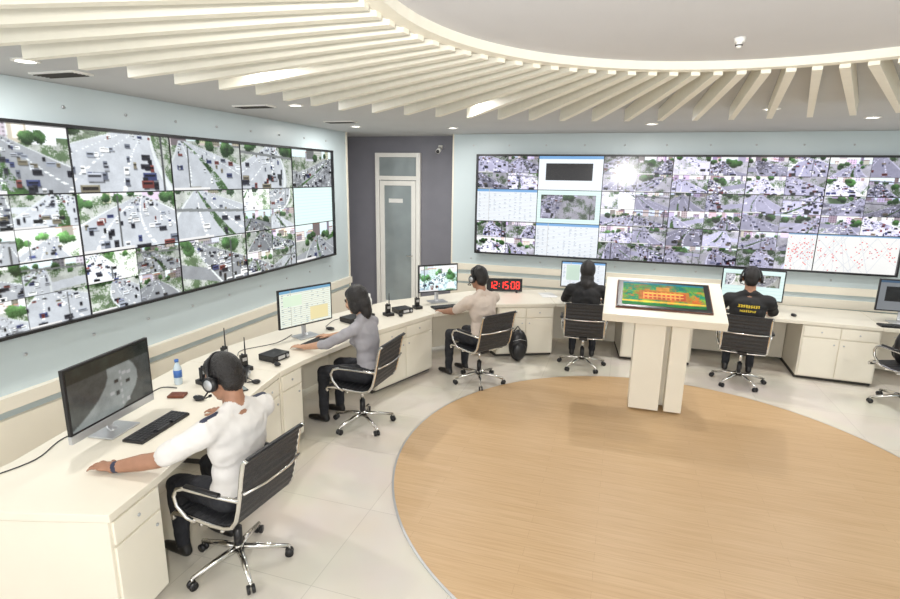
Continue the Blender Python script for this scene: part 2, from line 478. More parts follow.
# curved fascia + radial slats
b = MB()
for i in range(96):
    a0 = 2*math.pi*i/96; a1 = 2*math.pi*(i+1)/96
    q = [(CC[0]+rr*math.cos(a), CC[1]+rr*math.sin(a)) for rr, a in ((RI-.002, a0), (RI+.07, a0), (RI+.07, a1), (RI-.002, a1))]
    b.prism(q, 2.955, ZC-.002, 0)
def rout(a):
    d = math.degrees(a)
    pts = [(-60, 3.3), (40, 3.5), (72, 3.7), (107, 3.75), (140, 3.75), (155, 3.3), (165, 3.4), (185, 3.4), (230, 3.3), (300, 3.3)]
    for k in range(len(pts)-1):
        if pts[k][0] <= d <= pts[k+1][0]:
            t = (d-pts[k][0])/(pts[k+1][0]-pts[k][0]); return pts[k][1]*(1-t)+pts[k+1][1]*t
    return 3.2
d = -58
while d < 298:
    a = R(d); ro = rout(a); ri = RI+.06
    M = Matrix.Translation((CC[0], CC[1], 0)) @ Matrix.Rotation(a, 4, 'Z')
    b.box(((ri+ro)/2, 0, 2.995-.003), (ro-ri, .045, .11), 0, M)
    d += 4.6
b.build('ceiling_slats', [M_slat])

def downlight(x, y, power=22, z=ZC):
    b = MB()
    pr = [(.075, 0), (.075, -.008), (.055, -.010), (.055, -.002)]
    nn = 20; vs = []; fs = []
    for (rr, zz) in pr:
        for j in range(nn):
            t = 2*math.pi*j/nn; vs.append((x+rr*math.cos(t), y+rr*math.sin(t), z+zz))
    for k in range(3):
        for j in range(nn):
            j2 = (j+1) % nn; fs.append((k*nn+j, (k+1)*nn+j, (k+1)*nn+j2, k*nn+j2))
    b.add(vs, fs, 0)
    b.add([(x+.055*math.cos(2*math.pi*j/nn), y+.055*math.sin(2*math.pi*j/nn), z-.003) for j in range(nn)], [tuple(range(nn-1, -1, -1))], 1)
    o = b.build('ceiling_downlight', [M_white, M_lamp])
    l = bpy.data.lights.new('downlight_lamp', 'AREA'); l.shape = 'DISK'; l.size = .11; l.energy = power
    l.color = (1, .975, .94)
    lo = bpy.data.objects.new('downlight_lamp', l); scn.collection.objects.link(lo)
    lo.location = (x, y, z-.014); lo.parent = o
for x, y, pw in [(-3.53, 2.56, 22), (-3.08, 4.75, 22), (-3.55, 6.9, 22), (-2.3, 7.3, 22), (.23, 7.1, 30), (2.3, 6.7, 30), (-1.37, 4.77, 7), (-2.14, 2.83, 6),
             (1.2, 5.8, 14), (4.4, 5.0, 22), (4.4, 2.6, 22), (-3.4, 1.0, 12), (-3.0, -.8, 22), (4.0, .2, 26), (.5, -1.7, 26), (4.8, 7.3, 22), (4.3, -1.5, 24)]:  # downlights out of view are added to brighten the hall
    downlight(x, y, pw)
for (x, y) in [(-3.75, 2.95), (-3.55, 4.75), (-3.45, 6.3)]:
    b = MB(); M = TR(x, y, ZC, 0)
    b.box((0, 0, -.006), (.40, .16, .012), 0, M)
    for k in range(5): b.box((0, -.056+.028*k, -.014), (.36, .012, .006), 1, M)
    b.build('ceiling_air_vent', [M_white, M_dark])
sx, sy, sz = .41, 2.74, ZT
b = MB(); b.cyl((sx, sy, sz), (sx, sy, sz-.018), .024, .02, 0); b.cyl((sx, sy, sz-.015), (sx, sy, sz-.04), .014, .009, 0)
b.cyl((sx, sy, sz-.028), (sx, sy, sz-.032), .015, .015, 1)
b.build('smoke_detector', [M_white, M_black])

# ------------------------------------------------------------------ video walls
PH_ = .492
def video_wall(M, cols, img, PW_):
    W = cols*PW_; Hh = 3*PH_
    b = MB()
    b.box((0, .045, 0), (W+.04, .06, Hh+.04), 0)
    for s in (-1, 1):
        b.box((s*(W/2+.012), .0, 0), (.024, .05, Hh+.048), 0); b.box((0, .0, s*(Hh/2+.012)), (W, .05, .024), 0)
    for k in range(1, cols): b.box((-W/2+k*PW_, .008, 0), (.009, .014, Hh), 0)
    for k in range(1, 3): b.box((0, .0085, -Hh/2+k*PH_), (W, .013, .009), 0)
    o = b.build('video_wall', [M_black], M=M)
    screen_grid('display_image', W, Hh, img, Matrix.Translation((0, .012, 0)), parent=o)
zmid = 1.245+1.5*PH_
imgL = wall_image(3, 6, 3, {(1, 5): 'blank', (0, 1): 1, (0, 2): 1, (1, 2): 1, (1, 3): 1, (0, 3): 1, (2, 3): 1, (0, 4): 1, (0, 5): 1, (2, 5): 1}, (1.0, 1.03, 1.03), 1.15, 1.05)
video_wall(TR(XW+.085, 7.20-3*.993, zmid, 90), 6, imgL*1.04, .993)
imgR = wall_image(11, 6, 3, {(1, 0): 'table', (0, 1): 'black', (1, 1): 3, (2, 1): 'table', (2, 5): 'map'}, (.93, .92, 1.03), 1.4, 1.05)
imgR[-72:, 4*128+82:5*128] = page(np.random.default_rng(5), 72, 46, 'map')
video_wall(TR(-2.20+3*.935, YW-.085, zmid, 0), 6, imgR, .935)

# ------------------------------------------------------------------ desks
F = [(-2.29, 1.74), (-2.35, 2.12), (-2.64, 3.42), (-2.69, 3.73), (-2.67, 4.05), (-2.47, 5.15), (-2.13, 6.10), (-1.50, 6.88),
     (-.78, 7.22), (.10, 7.38), (1.0, 7.42), (2.2, 7.40), (3.02, 7.36), (3.9, 7.28), (4.5, 7.2)]
kinds = 'PKPPKPKPKPKPKP'
F = [Vector(p) for p in F]; B = []
for i, p in enumerate(F):
    t = Vector((0, 0))
    if i > 0: t += (F[i]-F[i-1]).normalized()
    if i < len(F)-1: t += (F[i+1]-F[i]).normalized()
    t.normalize(); nrm = Vector((-t.y, t.x))
    B.append(p+nrm*(.93 if i < 9 else .90))
B[0] = Vector((-3.25, 1.45))
def lerp(a, b, t): return a+(b-a)*t
for (i0, i1) in [(0, 3), (3, 6), (6, 8), (8, 10), (10, 12), (12, 14)]:
    b = MB()
    g = .003
    poly = [F[i] for i in range(i0, i1+1)]+[B[i] for i in range(i1, i0-1, -1)]
    c = sum(poly, Vector((0, 0)))/len(poly)
    poly = [p+(c-p).normalized()*g for p in poly]
    b.prism([(p.x, p.y) for p in poly], .705, .75, 0)
    for i in range(i0, i1):
        fa, fb, ba, bb = F[i], F[i+1], B[i], B[i+1]
        t = (fb-fa); L = t.length; t.normalize(); nn = Vector((-t.y, t.x))
        fa2 = fa+t*.008+nn*.02; fb2 = fb-t*.008+nn*.02
        M = Matrix(((t.x, nn.x, 0, fa.x), (t.y, nn.y, 0, fa.y), (0, 0, 1, 0), (0, 0, 0, 1)))
        if kinds[i] == 'P':
            q = [fa2, fb2, lerp(fb2, bb, .95)-t*.008, lerp(fa2, ba, .95)+t*.008]
            b.prism([(p.x, p.y) for p in q], .045, .7, 0)
            q2 = [lerp(fa2, q[3], .06), lerp(fb2, q[2], .06), q[2], q[3]]
            b.prism([(p.x, p.y) for p in q2], 0, .05, 2)
            nd = 2 if L > .6 else 1; wd = (L-.04)/nd
            for k in range(nd):
                cx = .02+wd*(k+.5)
                b.box((cx, .014, .625), (wd-.012, .018, .13), 1, M)
                b.box((cx, .014, .305), (wd-.012, .018, .48), 1, M)
                b.cyl((cx, .006, .625), (cx, -.004, .625), .010, m=3, n=10, M=M)
                hx = cx+(wd/2-.05)*(1 if k == 0 else -1)
                b.cyl((hx, .006, .48), (hx, -.004, .48), .010, m=3, n=10, M=M)
        else:
            q = [lerp(fa, ba, .78), lerp(fb, bb, .78), lerp(fb, bb, .81), lerp(fa, ba, .81)]
            b.prism([(p.x, p.y) for p in q], .05, .706, 0)
    b.build('control_desk', [M_cream, M_cream2, M_dark, M_silver], bevel=.004)

# ------------------------------------------------------------------ office chair
def chair_mesh():
    b = MB()
    for k in range(5):
        a = R(90+72*k); c, s = math.cos(a), math.sin(a)
        b.tube([(0, 0, .115), (.12*c, .12*s, .105), (.30*c, .30*s, .072)], [.024, .02, .013], 0, 8)
        b.cyl((.30*c, .30*s, .075), (.30*c, .30*s, .045), .009, m=0, n=8)
        for w in (-1, 1):
            ox, oy = -s*.014*w, c*.014*w
            b.cyl((.30*c+ox*.5, .30*s+oy*.5, .027), (.30*c+ox*1.6, .30*s+oy*1.6, .027), .027, m=1, n=14)
    b.cyl((0, 0, .095), (0, 0, .14), .035, .03, m=0); b.cyl((0, 0, .13), (0, 0, .26), .027, m=1); b.cyl((0, 0, .25), (0, 0, .40), .016, m=0)
    b.box((0, -.01, .40), (.10, .20, .035), 1)
    b.tube([(-.245, .03, .425), (-.1, .02, .402), (.1, .02, .402), (.245, .03, .425)], .012, 0)
    b.tube([(-.245, -.13, .425), (-.1, -.08, .402), (.1, -.08, .402), (.245, -.13, .425)], .012, 0)
    b.cyl((.06, 0, .40), (.20, .02, .39), .006, m=1)
    prof = [(.235, .405), (.245, .43), (.225, .448), (.15, .452), (.05, .447), (-.06, .442), (-.15, .447), (-.205, .468), (-.24, .52), (-.262, .60), (-.282, .70), (-.300, .80), (-.318, .88), (-.335, .905), (-.348, .895)]
    P = []
    for k in range(len(prof)-1):
        for t in (0, .25, .5, .75): P.append(Vector(lerp(Vector(prof[k]), Vector(prof[k+1]), t)))
    P.append(Vector(prof[-1]))
    n = len(P); top = []; bot = []
    for k, p in enumerate(P):
        t = (P[min(k+1, n-1)]-P[max(k-1, 0)]).normalized(); nr = Vector((t.y, -t.x))
        th = .010+(.005 if k % 2 else 0)
        top.append(p+nr*th); bot.append(p-nr*(.005+(.005 if k % 2 else 0)))
    W = .235
    vs = []
    for L in (top, bot):
        for p in L:
            vs += [(-W, p.x, p.y), (W, p.x, p.y)]
    fs = []
    o = 2*n
    for k in range(n-1):
        fs.append((2*k, 2*k+1, 2*k+3, 2*k+2)); fs.append((o+2*k, o+2*k+2, o+2*k+3, o+2*k+1))
        fs.append((2*k, 2*k+2, o+2*k+2, o+2*k)); fs.append((2*k+1, o+2*k+1, o+2*k+3, 2*k+3))
    fs.append((0, o, o+1, 1)); fs.append((2*n-2, 2*n-1, o+2*n-1, o+2*n-2))
    b.add(vs, fs, 2)
    for s in (-1, 1):
        b.tube([(s*.243, p[0], p[1]) for p in prof], .013, 0, 8)
        arm = [(-.275, .655), (-.20, .665), (-.05, .668), (.08, .665), (.14, .645), (.165, .60), (.15, .54), (.10, .47), (.06, .435)]
        b.tube([(s*(.25+.035*min(1, max(0, math.sin(math.pi*i/8)*1.6))), p[0], p[1]) for i, p in enumerate(arm)], .0135, 0, 8)
        b.tube([(s*.285, y, .684-.00*y) for y in (-.17, -.05, .07)], .018, 1, 8, flat=.6)
    b.tube([(-.243, -.305, .70), (-.1, -.335, .70), (.1, -.335, .70), (.243, -.305, .70)], .009, 0)
    return b.mesh('office_chair', [M_chrome, M_black, M_sling])
CH = chair_mesh()
def chair(x, y, psi, base=0):
    o = bpy.data.objects.new('office_chair', CH); scn.collection.objects.link(o)
    o.matrix_world = TR(x, y, 0, psi); return o

# ------------------------------------------------------------------ people
TAGS = ['skin', 'shirt', 'pants', 'shoe', 'hair', 'eye', 'lips', 'dark', 'yellow']
def person(name, x, y, psi, hands, lean=12, sh=SH_white, skin=M_skin, female=False, hyaw=0, hpitch=12, sleeve='short',
           feet=None, long_hair=False, epaul=False, watch=False, back_print=False, scarf=False, seat=.475, s=1.06, pole_out=.5, bulk=1.0, hipy=-.06, hsz=1.0):
    seat = seat/s
    MW = TR(x, y, 0, psi) @ Matrix.Scale(s, 4); MI = MW.inverted()
    pr = []
    def C(a, ra, c, rc, tag): pr.append(('C', Vector(a), ra, Vector(c), rc, tag))
    def E(c, r, Rm, tag): pr.append(('E', Vector(c), r, Rm, tag))
    la = R(lean); d = Vector((0, math.sin(la), math.cos(la))); fw = Vector((0, math.cos(la), -math.sin(la)))
    Rt = Matrix.Rotation(-la, 3, 'X'); I3 = Matrix.Identity(3)
    P = Vector((0, hipy, seat+.10)); k = .93 if female else 1.0*bulk
    kd = min(k, 1.05)
    E(P+Vector((0, .0, -.005)), (.175*(1.03 if female else bulk), .13, .105), I3, 'pants')
    E(P+d*.13+fw*.01, (.145*k, .115*kd, .15), Rt, 'shirt')
    E(P+d*.05, (.165*k, .122*kd, .09), Rt, 'shirt')
    E(P+d*.31, (.165*k, .112*kd, .19), Rt, 'shirt')
    E(P+d*.38-fw*.012, (.175*k, .095*kd, .11), Rt, 'shirt')
    if female:
        for q in (-1, 1): E(P+d*.32+fw*.08+Vector((q*.07, 0, 0)), (.06, .05, .06), Rt, 'shirt')
    sw = .165*k; SL = P+d*.445
    C(SL+Vector((-sw, 0, -.005)), .062*k, SL+Vector((sw, 0, -.005)), .062*k, 'shirt')
    nb = P+d*.475; la2 = la*.6
    nt = nb+Vector((0, math.sin(la2), math.cos(la2)))*.115+Vector((0, .01, 0))
    C(nb, .056*k, nt, .050*k, 'skin')
    for q in (-1, 1): C(SL+Vector((q*sw*.75, -.005, .015)), .045, nb+Vector((q*.03, -.01, .045)), .045, 'shirt')
    C(nb+Vector((-.02, -.005, .03)), .056, nb+Vector((.02, -.005, .03)), .056, 'shirt')
    Rh = Matrix.Rotation(R(hyaw), 3, 'Z') @ Matrix.Rotation(-R(hpitch), 3, 'X')
    hc = nt+Rh @ Vector((0, .022, .085*hsz))
    n0 = len(pr)
    def h(v): return hc+Rh @ Vector(v)
    hs = .95 if female else 1.0
    E(h((0, -.008, .018)), (.076*hs, .094*hs, .098*hs), Rh, 'skin')
    E(h((0, .022, -.035)), (.062*hs, .070*hs, .082*hs), Rh, 'skin')
    E(h((0, .058, -.088)), (.032, .026, .022), Rh, 'skin')
    C(h((0, .090, .012)), .009, h((0, .110, -.026)), .012, 'skin')
    for q in (-1, 1):
        E(h((q*.031, .083, .012)), (.014, .009, .009), Rh, 'eye')
        C(h((q*.018, .090, .030)), .005, h((q*.045, .080, .030)), .005, 'hair')
        E(h((q*.030, .068, -.030)), (.028, .024, .024), Rh, 'skin')
        E(h((q*.078*hs, -.004, -.005)), (.010, .020, .032), Rh, 'skin')
        E(h((q*.013, .103, -.030)), (.010, .008, .008), Rh, 'skin')
    E(h((0, .090, -.058)), (.024, .010, .008), Rh, 'lips')
    if scarf:
        E(h((0, -.020, .010)), (.094, .108, .122), Rh, 'hair'); E(h((0, -.02, -.10)), (.085, .085, .09), Rh, 'hair')
    else:
        E(h((0, -.026, .034)), (.082*hs, .092*hs, .098*hs), Rh, 'hair')
        E(h((0, .012, .066)), (.070*hs, .074*hs, .060*hs), Rh, 'hair')
        E(h((0, -.052, -.012)), (.068*hs, .056*hs, .075), Rh, 'hair')
    if long_hair:
        E(h((0, -.070, -.03)), (.078, .060, .10), Rh, 'hair'); E(h((0, -.080, -.10)), (.06, .045, .08), Rh, 'hair')
        E(h((0, -.03, .035)), (.092, .10, .105), Rh, 'hair')
        for q in (-1, 1): E(h((q*.062, -.01, -.03)), (.028, .055, .085), Rh, 'hair')
    if hsz != 1.0:
        for i in range(n0, len(pr)):
            p = pr[i]
            if p[0] == 'E': pr[i] = ('E', hc+(p[1]-hc)*hsz, tuple(c_*hsz for c_ in p[2]), p[3], p[4])
            else: pr[i] = ('C', hc+(p[1]-hc)*hsz, p[2]*hsz, hc+(p[3]-hc)*hsz, p[4]*hsz, p[5])
    if scarf: C(nb+Vector((0, -.02, .03)), .085, nb+Vector((0, .01, .08)), .075, 'hair')
    if feet is None: feet = [(-.13, .42, .46), (.13, .42, .46)]
    for q, (fx, ky, fy) in zip((-1, 1), feet):
        hip = P+Vector((q*.095, .01, -.005)); kn = Vector((fx, ky, seat+.055)); an = Vector((fx, fy-.04, .10))
        L = (kn-hip)
        kn = hip+L.normalized()*min(L.length, .46)
        C(hip, .095, lerp(hip, kn, .55), .080, 'pants'); C(lerp(hip, kn, .5), .080, kn, .062, 'pants')
        C(kn, .062, lerp(kn, an, .4), .056, 'pants'); C(lerp(kn, an, .4), .056, an, .044, 'pants')
        C(an, .040, an+Vector((0, -.02, -.04)), .036, 'shoe')
        C(an+Vector((0, -.03, -.06)), .036, an+Vector((0, .10, -.066)), .034, 'shoe'); C(an+Vector((0, .09, -.066)), .036, an+Vector((0, .165, -.072)), .028, 'shoe')
    wr = []
    for q, hd in zip((-1, 1), hands):
        S = SL+Vector((q*(sw+.015), 0, -.01))
        W = MI @ Vector(hd[0]); hdir = (MI.to_3x3() @ Vector(hd[1])).normalized()
        dv = W-S; D = min(dv.length, .57*.995); dn = dv.normalized()
        if dv.length > D:
            dz = dv.z; hz_ = Vector((dv.x, dv.y, 0)); hl = math.sqrt(max(1e-6, D*D-dz*dz)); W = S+hz_.normalized()*hl+Vector((0, 0, dz)); dn = (W-S).normalized()
        a1, a2 = .305, .27
        xx = (a1*a1-a2*a2+D*D)/(2*D); hh = math.sqrt(max(0, a1*a1-xx*xx))
        pole = Vector((q*pole_out, -.2, -1)); pole = (pole-dn*pole.dot(dn)).normalized()
        EL = S+dn*xx+pole*hh
        C(S, .054*k, lerp(S, EL, .5), .048*k, 'skin'); C(lerp(S, EL, .5), .048*k, EL, .040*k, 'skin')
        C(EL, .041*k, lerp(EL, W, .35), .040*k, 'skin'); C(lerp(EL, W, .35), .040*k, W, .027*k, 'skin')
        if sleeve == 'short':
            C(S, .064*k, lerp(S, EL, .80), .056*k, 'shirt')
        elif sleeve == 'mid':
            C(S, .062*k, EL, .050*k, 'shirt'); C(EL, .050*k, lerp(EL, W, .25), .047*k, 'shirt')
        else:
            C(S, .062*k, EL, .049*k, 'shirt'); C(EL, .049*k, lerp(EL, W, .93), .036*k, 'shirt')
        if epaul: C(SL+Vector((q*sw*.70, .0, .066)), .014, SL+Vector((q*sw*1.12, .0, .058)), .018, 'dark')
        if watch and q == -1:
            fd = (W-EL).normalized(); C(W-fd*.035, .033, W-fd*.02, .032, 'dark')
        up_ = Vector((0, 0, 1)); sd = hdir.cross(up_).normalized()
        nn_ = sd.cross(hdir).normalized()
        Rp = Matrix((sd, hdir, nn_)).transposed()
        E(W+hdir*.048, (.040*k, .054, .015), Rp, 'skin'); C(W, .025*k, W+hdir*.03, .021, 'skin')
        for fi, (off, ln) in enumerate(zip((-.033, -.011, .011, .033), (.070, .078, .072, .058) if q > 0 else (.058, .072, .078, .070))):
            base = W+hdir*(.088-abs(off)*.25)+sd*off; dr = (hdir+sd*off*5.5).normalized(); cur = base; ang = -.05
            for sg, fr_ in enumerate((.42, .32, .26)):
                ang += (.12, .35, .35)[sg]
                nx = cur+(dr*math.cos(ang)-nn_*math.sin(ang))*ln*fr_
                C(cur, .0088-.0008*sg, nx, .0080-.0008*sg, 'skin'); cur = nx
        ts = -1 if q > 0 else 1
        t0 = W+hdir*.025+sd*ts*.026; t1 = t0+(hdir*.55+sd*ts*.8-nn_*.1)*.042; t2 = t1+(hdir*.9+sd*ts*.4-nn_*.2)*.032
        C(t0, .013, t1, .0105, 'skin'); C(t1, .0105, t2, .0085, 'skin')
        wr.append(W)
    b = MB()
    for p in pr:
        if p[0] == 'C':
            _, a, ra, c, rc, tg = p
            b.sph(a, ra, n=12, k=8); b.sph(c, rc, n=12, k=8); b.cyl(a, c, ra, rc, n=12)
        else:
            b.sph(p[1], p[2], 0, p[3], n=20, k=14)
    me = b.mesh('tmp', [])
    to = bpy.data.objects.new('tmp', me); scn.collection.objects.link(to)
    md = to.modifiers.new('r', 'REMESH'); md.mode = 'VOXEL'; md.voxel_size = .0065
    dg = bpy.context.evaluated_depsgraph_get(); ev = to.evaluated_get(dg)
    me2 = bpy.data.meshes.new_from_object(ev); bpy.data.objects.remove(to)
    nv = len(me2.vertices); co = np.empty(nv*3, np.float32); me2.vertices.foreach_get('co', co); co = co.reshape(-1, 3).astype(float)
    def classify(pt):
        best = np.full(len(pt), 1e9); idx = np.zeros(len(pt), int)
        pri = {'skin': 0.0, 'eye': -.004, 'lips': -.003, 'dark': -.002}
        for p in pr:
            tg = p[-1]
            if p[0] == 'C':
                a = np.array(p[1]); c = np.array(p[3]); ab = c-a; L2 = max(1e-9, ab @ ab)
                t = np.clip(((pt-a) @ ab)/L2, 0, 1)
                dd = np.linalg.norm(pt-(a+t[:, None]*ab), axis=1)-(p[2]+(p[4]-p[2])*t)
            else:
                Rm = np.array(p[3]); q_ = (pt-np.array(p[1])) @ Rm; rr = np.array(p[2])
                k0 = np.linalg.norm(q_/rr, axis=1); k1 = np.linalg.norm(q_/(rr*rr), axis=1)+1e-9
                dd = k0*(k0-1)/k1
            dd = dd+pri.get(tg, 0)
            mk = dd < best; best[mk] = dd[mk]; idx[mk] = TAGS.index(tg)
        return idx
    vt = classify(co)
    ne = len(me2.edges); ed = np.empty(ne*2, np.int32); me2.edges.foreach_get('vertices', ed); ed = ed.reshape(-1, 2)
    deg = np.bincount(ed.ravel(), minlength=nv).astype(float)
    hcn = np.array(hc); w = np.where(np.linalg.norm(co-hcn, axis=1) < .14*hsz, .0, 1.0)
    for W in wr: w = np.where(np.linalg.norm(co-np.array(W), axis=1) < .20, 0.0, w)
    def smooth(co, w, it):
        for _ in range(it):
            acc = np.zeros_like(co)
            for ax in range(3):
                acc[:, ax] = np.bincount(ed[:, 0], co[ed[:, 1], ax], nv)+np.bincount(ed[:, 1], co[ed[:, 0], ax], nv)
            co = co+(acc/deg[:, None]-co)*(.6*w)[:, None]
        return co
    co = smooth(co, w, 18); co = smooth(co, np.where(w < .5, .6, 0), 2)
    cl = np.isin(vt, [1, 2]); no = np.empty(nv*3, np.float32); me2.vertices.foreach_get('normal', no); no = no.reshape(-1, 3)
    fold = np.zeros(nv)
    for i in np.nonzero(cl)[0]:
        p = co[i]; q_ = mnoise.noise((p[0]*6+x, p[1]*6, p[2]*6))
        fold[i] = .012*(.30-abs(mnoise.noise((p[0]*7+q_*1.5, p[1]*7+q_, p[2]*10+x*3))))+.003*mnoise.noise((p[0]*25, p[1]*25, p[2]*25))
    fv = np.repeat(fold[:, None], 3, axis=1); fv = smooth(fv, np.ones(nv), 4); fold = fv[:, 0]
    co = co+no*fold[:, None]
    me2.vertices.foreach_set('co', co.ravel().astype(np.float32))
    nf = len(me2.polygons); fc = np.empty(nf*3, np.float32); me2.update(); me2.polygons.foreach_get('center', fc); fc = fc.reshape(-1, 3).astype(float)
    ft = classify(fc)
    if back_print:
        rel = fc-np.array(P); u_ = rel @ np.array(d); v_ = rel @ np.array(fw)
        for (ua, ub, hw_, fq) in ((.36, .39, .11, 260), (.31, .335, .08, 300)):
            mk = (v_ < 0) & (u_ > ua) & (u_ < ub) & (np.abs(fc[:, 0]) < hw_) & (np.sin(fc[:, 0]*fq)+.6*np.sin(fc[:, 0]*111+u_*400) > -.3) & (ft == 1)
            ft[mk] = 8
        mk = (np.abs(fc[:, 0]) > .20) & (u_ > .12) & (u_ < .16) & (ft == 1); ft[mk] = 8
    me2.materials.clear()
    for mt in (skin, sh, M_pants, M_shoe, M_hair, M_eye, M_lips, M_navy, M_yellow): me2.materials.append(mt)
    me2.polygons.foreach_set('material_index', ft.astype(np.int32)); me2.polygons.foreach_set('use_smooth', np.ones(nf, bool))
    me2.update(); me2.name = name
    o = bpy.data.objects.new(name, me2); scn.collection.objects.link(o); o.matrix_world = MW
    MH = MW @ Matrix.Translation(hc) @ Rh.to_4x4() @ Matrix.Scale(hsz, 4)
    return o, MH

def headphones(MH, M0=M_black):
    b = MB()
    arc = [(.098*math.cos(t), -.01, .005+.125*math.sin(t)) for t in [math.pi*i/16 for i in range(17)]]
    b.tube(arc, .009, 0, 8, flat=.7)
    for s in (-1, 1):
        b.cyl((s*.086, -.005, -.005), (s*.112, -.005, -.005), .042, .038, 0, 18)
        b.cyl((s*.110, -.005, -.005), (s*.114, -.005, -.005), .028, .026, 1, 18)
    b.tube([(-.10, .01, -.03), (-.095, .07, -.06), (-.05, .115, -.07), (-.02, .122, -.07)], .004, 0, 6)
    b.sph((-.015, .122, -.07), (.012, .008, .008), 0)
    b.build('headphones', [M0, M_silver], M=MH)

Z = .785
chair(-2.13, 2.43, 86)
chair(-2.29, 4.46, 88)
chair(-1.50, 5.96, 55)
chair(-.37, 6.95, 4)
chair(1.49, 7.00, -8)
c6 = chair(3.10, 6.84, 20)
p1, mh1 = person('man_in_white_shirt', -2.11, 2.42, 82, [((-2.68, 2.02, Z), (-1, -.05, 0)), ((-2.66, 2.88, Z), (-1, .35, -.0))],
    lean=1, sh=SH_white, skin=M_skin, hpitch=22, hyaw=4, sleeve='short', epaul=True, watch=True, pole_out=.3, s=1.03, bulk=1.16, hipy=-.055, seat=.455, hsz=1.1,
    feet=[(-.10, .38, .42), (.16, .42, .32)])
headphones(mh1)
p2, mh2 = person('woman_in_gray_shirt', -2.23, 4.46, 84, [((-2.82, 4.30, Z), (-1, .1, 0)), ((-2.80, 4.72, Z), (-1, .0, 0))],
    lean=12, sh=SH_gray, skin=M_skin2, female=True, hpitch=18, sleeve='mid', long_hair=True, s=1.02, hsz=1.06)
p3, mh3 = person('man_in_beige_shirt', -1.48, 5.94, 58, [((-2.02, 6.13, Z), (-.8, .6, 0)), ((-1.90, 6.42, Z), (-.75, .65, 0))],
    lean=9, sh=SH_beige, skin=M_skin, hpitch=10, sleeve='short', s=1.02, bulk=1.1, hsz=1.08)
headphones(mh3)
p4, mh4 = person('person_in_black_shirt', -.37, 6.95, 4, [((-.60, 7.46, Z), (0.1, 1, 0)), ((-.16, 7.46, Z), (-.1, 1, 0))],
    lean=10, sh=SH_black, skin=M_skin, hpitch=14, sleeve='long', scarf=True, pole_out=1.2, s=1.03, bulk=1.08)
p5, mh5 = person('man_in_black_uniform', 1.49, 7.00, -8, [((1.30, 7.53, Z), (.1, 1, 0)), ((1.86, 7.50, Z), (0, 1, 0))],
    lean=6, sh=SH_black, skin=M_skin, hpitch=8, sleeve='mid', back_print=True, s=1.05, pole_out=1.2, bulk=1.14, hsz=1.05)
headphones(mh5)

# ------------------------------------------------------------------ monitors
def monitor(x, y, psi, w, h, img, chin=0.0, z=.752, lift=.12):
    M = TR(x, y, z, psi); b = MB()
    zc = lift+h/2
    b.box((0, .012, zc), (w+.03, .024, h+.03), 0)
    b.box((0, .03, zc), (w*.7, .03, h*.7), 0)
    if chin: b.box((0, .012, lift-.015-chin/2), (w+.03, .026, chin), 1)
    b.tube([(0, .05, zc), (0, .07, zc-.08), (0, .06, .03), (0, .02, .006)], [.035, .03, .03, .035], 1, 10, flat=.35)
    b.box((0, .03, .006), (.24, .18, .012), 1)
    o = b.build('computer_monitor', [M_black, M_silver], bevel=.003, M=M)
    screen_grid('display_image', w, h, img, Matrix.Translation((0, -.0015, zc)), parent=o)
rg = np.random.default_rng(2)
yy, xx_ = np.mgrid[0:54, 0:96]; yy = yy/54; xx_ = xx_/96
nz = fbm(np.random.default_rng(8), 54, 96)
im1 = np.ones((54, 96, 3))*np.array([.25, .26, .25])*(.7+.6*nz[..., None])
mk = np.abs(xx_-.62+.5*(yy-.4)**2*2) < .10+.22*yy; im1[mk] = (np.array([.50, .52, .51])*(.85+.3*nz[..., None]))[mk]
im1[yy < .22] = (np.array([.14, .16, .14])*(.6+.8*nz[..., None]))[yy < .22]
im1[(np.abs(xx_-.6) < .01) & (yy > .3) & ((yy*9 % 1) < .5)] = .62
for k in range(7):
    a_, b_ = rg.uniform(.45, .8), rg.uniform(.3, .9); im1[(np.abs(xx_-a_) < .025) & (np.abs(yy-b_) < .03)] = rg.choice([.15, .62])
im1 = blur(im1, .6)
im2 = page(rg, 54, 96, 'table')*np.array([.98, .98, .90]); im2[30:50, 55:90] = (.9, .85, .65); im2[8:24, 6:40] = (.85, .92, .82)
im3 = feed(54, 96, rg, (.85, .98, 1.0)); im4 = page(rg, 54, 96, 'table'); im4[:, 48] = .2; im4[6:40, 10:40] = (.78, .86, .80)
im5 = page(rg, 54, 96, 'blank'); im5[8:30, 4:40] = feed(22, 36, rg); im5[8:30, 50:90] = feed(22, 40, rg); im5[:, 44:47] = .1
im6 = page(rg, 54, 96, 'black')*.5
monitor(-3.02, 2.44, 98, .66, .38, im1, chin=.05, lift=.14)
monitor(-3.03, 4.70, 68, .62, .37, im2, lift=.15)
monitor(-2.28, 6.70, 42, .54, .34, im3, lift=.16)
monitor(-.47, 7.66, 4, .58, .34, im4, lift=.17)
monitor(1.67, 7.76, -5, .70, .38, im5, lift=.15)
monitor(3.30, 7.66, 0, .56, .36, im6, lift=.16)

